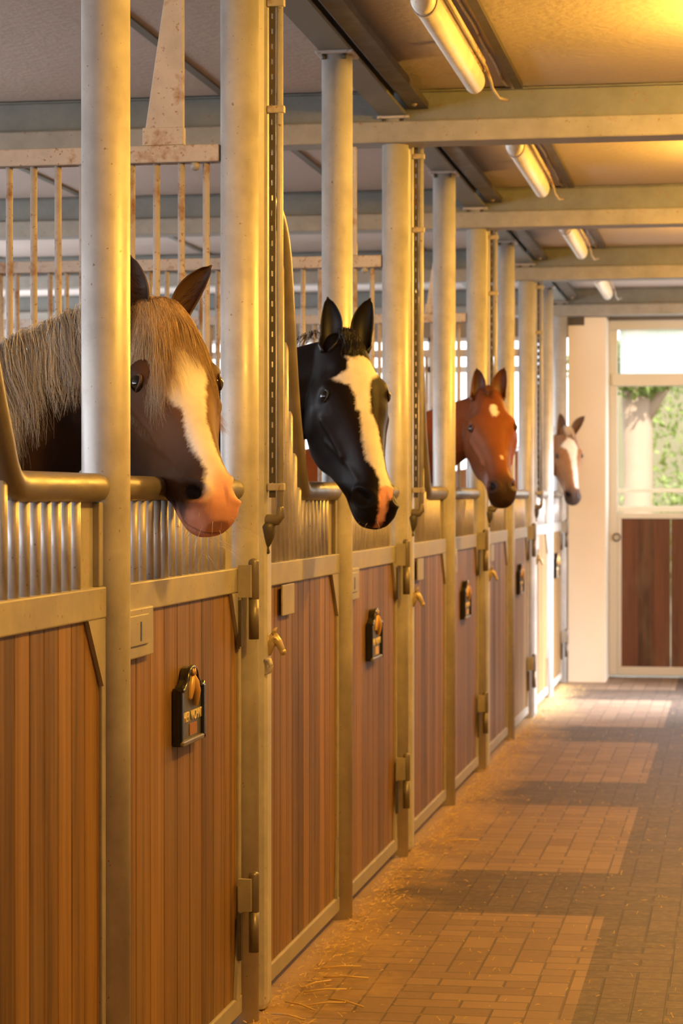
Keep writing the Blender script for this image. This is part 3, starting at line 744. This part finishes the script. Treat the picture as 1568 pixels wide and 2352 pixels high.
def forelock(cfg, specs, m, nper, name='forelock', r0=.0009):
    t, Lb = cfg['_'][0], cfg['_'][1]; rd = random.Random(3); paths, cols, rs = [], [], []
    for (w0, a1, w1, lift, cc) in specs:
        ph = rd.uniform(0, 6)
        for k in range(nper):
            jw0, jw1, ja = rd.gauss(0, .007), rd.gauss(0, .007), rd.gauss(0, .018); lf = lift+rd.uniform(-.004, .006); wv = rd.uniform(.5, 1.5)
            a0 = rd.uniform(-.03, .03); pts = []
            for i in range(13):
                u = i/12; a = a0+(a1+ja-a0)*u; w = (w0+jw0)+(w1+jw1-w0-jw0)*(u**.75)+.0065*wv*math.sin(u*9+ph)*u
                nn_ = surf_n(max(a, -.02), w)+.012*math.sin(math.pi*min(1, u*1.3+.12))*1.2+lf*(.4+.6*u)
                pts.append(Lb(a, nn_, w))
            paths.append(pts); cols.append(min(1, max(0, cc+rd.uniform(-.25, .25)))); rs.append(r0*rd.uniform(.6, 1.3))
    return strands(paths, rs, cols).build(name, m, t)
def mane(cfg, n, nper, i0, i1, side, thmax, m, r0=.0009, seed=5):
    t, Lb, frames, base = cfg['_'][:4]; rd = random.Random(seed); paths, cols, rs = [], [], []
    for q in range(n):
        f0 = i0+(i1-i0)*(q+rd.random())/n; th1 = math.radians(thmax*rd.uniform(.72, 1.06)*(.66+.34*min(1, f0/20))); drift = rd.uniform(.2, 2.2); ph = rd.uniform(0, 6); cc = rd.uniform(.25, .9); lift = rd.uniform(.008, .028)+.030*math.exp(-(f0/9)**2)
        for k in range(nper):
            g0 = f0+rd.gauss(0, .42); t1 = th1*rd.uniform(.78, 1.1); l2 = lift+rd.uniform(-.006, .008); wv = rd.uniform(.4, 1.2); a0 = rd.uniform(-.10, .12); pts = []
            for i in range(17):
                u = i/16; th = a0+(t1-a0)*u; fi = min(58, max(0, g0+drift*u*1.0+wv*.42*math.sin(u*9+ph)*u)); j = int(fi); e = fi-j
                c0, U, S, h, w = [x*(1-e)+y*e for x, y in zip(frames[j], frames[j+1])]
                tt = 1.72*math.tanh(th/1.72); ext = (th-tt)*h*1.15
                c_, s_ = math.cos(tt), math.sin(tt)
                p = c0+U*(h*c_+l2*max(0, c_)*1.2)+side*S*(w*(abs(s_)**.9)*(1-.22*max(c_, 0))*math.copysign(1, s_)+l2+.010*s_)-np.array((0,0,1))*ext
                pts.append(p-base)
            paths.append(pts); cols.append(min(1, max(0, cc+rd.uniform(-.22, .22)))); rs.append(r0*rd.uniform(.6, 1.3))
    return strands(paths, rs, cols).build('mane', m, t)
def whiskers(cfg, n, m, seed=2):
    t, Lb = cfg['_'][0], cfg['_'][1]; rd = random.Random(seed); paths = []
    for i in range(n):
        a = rd.uniform(.53, .615); low = rd.random() < .5; n0 = rd.uniform(-.165, -.13) if low else rd.uniform(-.11, -.05); w = rd.uniform(-.05, .055)
        st = Lb(a, n0, w*(.7 if low else 1)); e = Lb(a+rd.uniform(.01, .05), n0+rd.uniform(-.03, .02), w*1.7+rd.uniform(-.01, .02)); dv = e-st
        paths.append([st, st+dv*.5, st+dv+np.array((0,0,-.008))])
    strands(paths, [.0006]*n, [rd.random() for _ in range(n)]).build('whiskers', m, t)

HM1 = hairmat('flaxen_forelock_warm_lit', (.15,.085,.042), (.86,.62,.36)); HMM = hairmat('silver_flaxen_mane', (.24,.21,.19), (.90,.84,.77)); HM2 = hairmat('black_mane', (.008,.006,.006), (.035,.028,.025))  # forelock hair has the gold of the warm lamps painted in; mane stays silver
HM4 = hairmat('cream_mane', (.60,.48,.36), (.85,.74,.60)); WHK = hairmat('pale_whiskers', (.5,.45,.4), (.9,.85,.75)); HM3 = hairmat('chestnut_mane', (.10,.03,.012), (.25,.08,.03))
M['ear1'] = mat('ear_dark_brown', (.07,.035,.02), .55); M['ear2'] = mat('ear_black', (.010,.008,.008), .5); M['ear3'] = mat('ear_chestnut', (.10,.035,.018), .5); M['ear4'] = mat('ear_brown', (.13,.07,.04), .55)
WHITE = (.86,.80,.72); PINK = (.74,.36,.27)
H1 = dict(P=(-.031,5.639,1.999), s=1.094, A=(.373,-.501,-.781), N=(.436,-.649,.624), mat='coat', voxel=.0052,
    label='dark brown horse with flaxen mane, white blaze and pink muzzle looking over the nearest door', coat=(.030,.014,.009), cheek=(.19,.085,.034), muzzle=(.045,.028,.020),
    neck=[(-.06,5.69,1.855),(-.30,5.64,1.73),(-.62,5.50,1.52),(-.95,5.36,1.33),(-1.50,5.28,1.15),(-2.05,5.24,1.13),(-2.40,5.22,1.17)],
    hd=[.12,.165,.215,.29,.31,.32,.24], hw=[.085,.080,.10,.17,.26,.28,.20],
    earR=(-.10,-.05,1), earRf=(-.3,-1,.1), earL=(.70,.10,1.0), earLf=(.55,-1,-.1), earmat='ear1', earw=.031, earhair=HM3,
    marks=[([(.110,.012),(.130,-.050),(.170,-.060),(.212,-.064),(.245,-.064),(.285,-.054),(.331,-.031),(.401,-.034),(.45,-.030),(.499,-.019),(.538,-.030),(.60,-.045),(.66,-.02),(.66,.06),(.56,.060),(.501,.036),(.446,.022),(.357,.018),(.301,.032),(.25,.048),(.167,.066)], WHITE)],
    extra=[(lambda a, n, w, h, nz: h*(1/(1+np.exp(-(a-.50-.004*nz)/.014)))*(1/(1+np.exp(-(w+.006+.3*(a-.52))/.006))), PINK),
           (lambda a, n, w, h, nz: h*(1/(1+np.exp(-(a-.562+.004*nz)/.007)))*(n > -.20), PINK),
           (lambda a, n, w, h, nz: h*(1/(1+np.exp(-(a-.515)/.005)))*(1/(1+np.exp((n+.118)/.004))), (.60,.27,.18))])
H2 = dict(P=(.114,7.641,2.057), s=1.135, A=(.258,-.396,-.882), N=(.452,-.757,.472), mat='coat_gloss', voxel=.0055,
    label='black horse with a broad star and stripe, ears pricked, muzzle over the stall panel', coat=(.010,.007,.006), cheek=(.018,.009,.006), muzzle=(.009,.007,.006),
    neck=[(.073,7.713,1.925),(-.18,7.80,1.82),(-.55,7.92,1.62),(-.95,7.98,1.44),(-1.50,8.02,1.27),(-2.10,8.04,1.25),(-2.50,8.05,1.28)],
    hd=[.125,.170,.22,.30,.33,.33,.25], hw=[.085,.085,.11,.18,.27,.29,.2],
    earR=(-.06,.05,1), earRf=(-.15,-1,.1), earL=(.20,.06,1), earLf=(.5,-1,.1), earmat='ear2', eye_a=.192,
    marks=[([(.085,-.028),(.106,-.026),(.132,-.036),(.154,-.077),(.188,-.039),(.222,-.026),(.267,-.031),(.274,-.021),(.341,-.027),(.425,-.028),(.458,-.012),(.491,-.003),(.52,-.007),(.52,.040),(.504,.034),(.43,.03),(.379,.029),(.316,.026),(.274,.013),(.218,.019),(.167,.033),(.145,.069),(.114,.06),(.088,.042),(.084,.014),(.093,-.004)], WHITE),
           ([(.515,-.006),(.553,-.014),(.60,-.016),(.625,-.010),(.625,.004),(.60,.006),(.562,.012),(.540,.034),(.515,.036)], PINK)])
H3 = dict(P=(.152,11.745,2.068), s=1.132, A=(.187,-.572,-.799), N=(.189,-.777,.6), mat='coat_gloss', voxel=.008,
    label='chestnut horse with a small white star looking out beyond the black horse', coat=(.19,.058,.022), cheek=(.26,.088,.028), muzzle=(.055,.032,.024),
    neck=[(.135,11.80,1.925),(-.12,11.86,1.80),(-.50,11.78,1.60),(-.95,11.70,1.42),(-1.5,11.65,1.25),(-2.1,11.62,1.23),(-2.5,11.6,1.26)],
    hd=[.12,.165,.22,.30,.33,.33,.25], hw=[.08,.08,.11,.18,.27,.29,.2],
    earR=(-.02,.05,1), earRf=(-.2,-1,.1), earL=(.20,.05,1), earLf=(.4,-1,.1), earmat='ear3', earlen=.15, eye_a=.20,
    marks=[([(.117,-.009),(.143,-.015),(.18,-.005),(.181,.012),(.155,.023),(.114,.018),(.11,.004)], WHITE), ([(.392,.0),(.411,.002),(.414,.016),(.392,.016)], (.8,.6,.45))])
H4 = dict(P=(.115,17.953,2.044), s=1.008, A=(.124,-.336,-.934), N=(.295,-.886,.358), mat='coat', voxel=.010,
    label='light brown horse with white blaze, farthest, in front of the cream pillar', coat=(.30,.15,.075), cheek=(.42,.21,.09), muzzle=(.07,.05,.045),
    neck=[(.09,18.0,1.90),(-.15,18.0,1.76),(-.5,17.9,1.56),(-.95,17.8,1.38),(-1.5,17.7,1.2),(-2.1,17.6,1.18),(-2.45,17.6,1.2)],
    hd=[.12,.16,.21,.29,.31,.31,.24], hw=[.08,.08,.1,.17,.26,.28,.2],
    earR=(-.05,.05,1), earRf=(-.2,-1,.1), earL=(.75,.1,1), earLf=(.3,-1,.1), earmat='ear4', earlen=.17,
    marks=[([(.082,-.01),(.145,-.073),(.188,-.03),(.263,-.008),(.358,.0),(.464,.004),(.495,.01),(.495,.038),(.443,.045),(.358,.04),(.253,.040),(.168,.057),(.114,.037)], WHITE)])
for H in (H1, H2, H3, H4): make_horse(H)
sp = []
rd = random.Random(9)
for i in range(150):
    x = -1+2*i/149; w1 = .112*x+rd.gauss(0, .006); edge = abs(x)
    a1 = .165+.10*edge**1.6+rd.uniform(-.07, .045) if x > -.25 else .19+.10*rd.random()
    if abs(w1) < .05 and rd.random() < .35: a1 *= .7
    sp.append((x*.04+rd.gauss(0, .008), a1, w1, .007, .35+.45*rd.random()))
for i in range(10): sp.append((-.03+rd.gauss(0,.006), .29+rd.uniform(-.03,.03), -.070+rd.gauss(0,.004), .010, .6))
for i in range(12): sp.append((.03+rd.gauss(0,.006), .27+rd.uniform(-.04,.03), .108+rd.gauss(0,.004), .010, .6))
forelock(H1, sp, HM1, 32, r0=.00065)
mane(H1, 170, 40, 0, 34, -1, 128, HMM, .00075)
whiskers(H1, 70, WHK); whiskers(H2, 26, WHK, 4)
sp = [(rd.uniform(-.02,.02), rd.uniform(.05,.075), rd.uniform(-.03,.035), .012, .4) for i in range(16)]
forelock(H2, sp, HM2, 20, r0=.0014)
mane(H2, 40, 12, 0, 26, 1, 60, HM2, .0014)
forelock(H4, [(rd.uniform(-.03,.03), rd.uniform(.05,.10), rd.uniform(-.04,.04), .012, .5) for i in range(14)], HM4, 10, r0=.0022)
mane(H4, 30, 8, 0, 20, 1, 70, HM4, .0022)
forelock(H3, [(rd.uniform(-.02,.02), rd.uniform(.04,.07), rd.uniform(-.03,.03), .006, .4) for i in range(10)], HM3, 8, r0=.002)

# ---------------------------------------------------------------- straw
def straw_mesh(n, fx, ln):
    P = np.zeros((n, 3)); mb = MB()
    for i in range(n):
        x, y = fx(i); a = random.uniform(0, math.pi); l = random.uniform(*ln); w = random.uniform(.0007, .0016); z = random.uniform(.002, .012)
        dx, dy = math.cos(a)*l, math.sin(a)*l; ox, oy = -math.sin(a)*w, math.cos(a)*w; dz = random.uniform(-.004, .010)
        mb.add([(x-ox,y-oy,z), (x+ox,y+oy,z), (x+ox+dx,y+oy+dy,z+dz), (x-ox+dx,y-oy+dy,z+dz), (x+dx/2,y+dy/2,z+w*2+dz/2)], [(0,1,4),(1,2,4),(2,3,4),(3,0,4)])
    return mb
def near(i):
    y = random.uniform(4.5, 18.3)
    return (.03+abs(random.gauss(0, .085)), y)
tag(straw_mesh(2600, near, (.008, .035)).build('scattered_straw', 'straw'), 'loose golden straw along the foot of the stall fronts', 'straw', kind='stuff')
def aisle(i): return (min(2.6, random.expovariate(1.1)+.1), 5.5+random.random()**1.5*11)
tag(straw_mesh(900, aisle, (.006, .02)).build('chaff', 'straw'), 'tiny flecks of chaff over the aisle pavers', 'chaff', kind='stuff')
stems = [((.10,6.86),(.17,6.98)), ((.12,6.80),(.24,6.86)), ((.16,6.62),(.27,6.68)), ((.09,6.66),(.20,6.56)), ((.14,7.02),(.28,7.03)), ((.21,6.72),(.33,6.63)), ((.11,7.15),(.23,7.2)), ((.16,9.9),(.3,9.95)), ((.08,6.5),(.19,6.44))]
stem_labels = ['first of the three close by the black horse panel', 'long one just beyond the near door post', 'lying straight out from the near door post', 'crossing dust at the foot of the door post',
    'farther pair, upper one beside the panel', 'farther out in the aisle beside the panel', 'highest of the near bunch', 'lone one beyond the second door post', 'lowest one nearest the camera']
for i, (a, b) in enumerate(stems):
    o = MB().tube([(a[0],a[1],.008), ((a[0]+b[0])/2,(a[1]+b[1])/2,.013), (b[0],b[1],.008)], .0026, 6).build('straw_stem', 'straw')
    tag(o, 'golden straw stem on the pavers, '+stem_labels[i], 'straw', 'long straw stems on the floor')

# ---------------------------------------------------------------- outside
struct('floor_outside', MB().add([(-30,19.46,-.06),(30,19.46,-.06),(30,60,-.06),(-30,60,-.06)], [(0,1,2,3)]), 'earth')
tr = thing('tree', (.33, 25.5, -.06), 'pale tree trunk outside the end door', 'tree')
MB().tube([(0,0,0), (.0,0,.8), (.02,0,1.9), (.0,.05,2.6), (-.05,.1,3.6), (-.1,.1,5.5)], [.23,.165,.155,.17,.15,.12], 20).tube([(.02,0,2.35), (.35,.1,2.9), (.9,.3,4.2)], [.10,.08,.05], 12).build('trunk', 'bark', tr)
def leaves(n, cen, rad, size, seed):
    r = np.random.RandomState(seed); mb = MB()
    for i in range(n):
        d = r.normal(size=3); d /= np.linalg.norm(d); p = np.array(cen)+d*np.array(rad)*(r.rand()**.4)
        a = r.normal(size=3); a /= np.linalg.norm(a); b = np.cross(a, r.normal(size=3)); b /= np.linalg.norm(b); s = size*(.6+.8*r.rand())
        nrm = np.cross(a, b)*s*.12
        mb.add([p-a*s, p-b*s*.38+nrm, p+a*s, p+b*s*.38+nrm, p+nrm*.2], [(0,1,4),(1,2,4),(2,3,4),(3,0,4)], False, float(.05+.9*r.rand()))
    return mb
leaves(500, (-.1,-.25,3.0), (.7,.4,.35), .09, 2).build('foliage', 'leaf2', tr)
for i, (x, y, z, rx, rz, n, mt, lb) in enumerate(((1.9,27,2.8,1.0,.9,4200,'leaf','bright leafy bush high outside the end door, right of the trunk'), (1.25,29,1.0,1.5,.9,5200,'leaf2','blue green bush low outside the end door, behind the white rail'),
        (2.0,26,1.7,.55,.6,2200,'leaf','sunlit leaf cluster at the right edge outside the end door'), (-3.5,30,.7,3.0,.7,2500,'leaf','wide hedge outside the windows behind the stalls'), (2.6,33,3.2,3.0,2.6,7000,'leaf2','tall pale tree crown far behind the end door'))):
    t = thing('leafy_bush', (x, y, 0), lb, 'bush', 'bushes outside')
    leaves(n, (0,0,z), (rx,.7,rz), .042 if y < 31 else .07, 20+i).build('foliage', mt, t)
    MB().tube([(0,0,-.06), (.05,0,z*.5), (0,.05,z)], [.05,.04,.02], 8).build('stem', 'bark', t)
MB_bank = tag(MB().prism([(36.5,-.06), (38.5,3.4), (47,7.5), (47,-.06)], 'x', -.6, 9).build('backdrop_bank', 'earth'), 'brown earth bank added behind the bushes outside as a dark backdrop', 'bank')  # bank put in so gaps between leaves show dark instead of bright sky
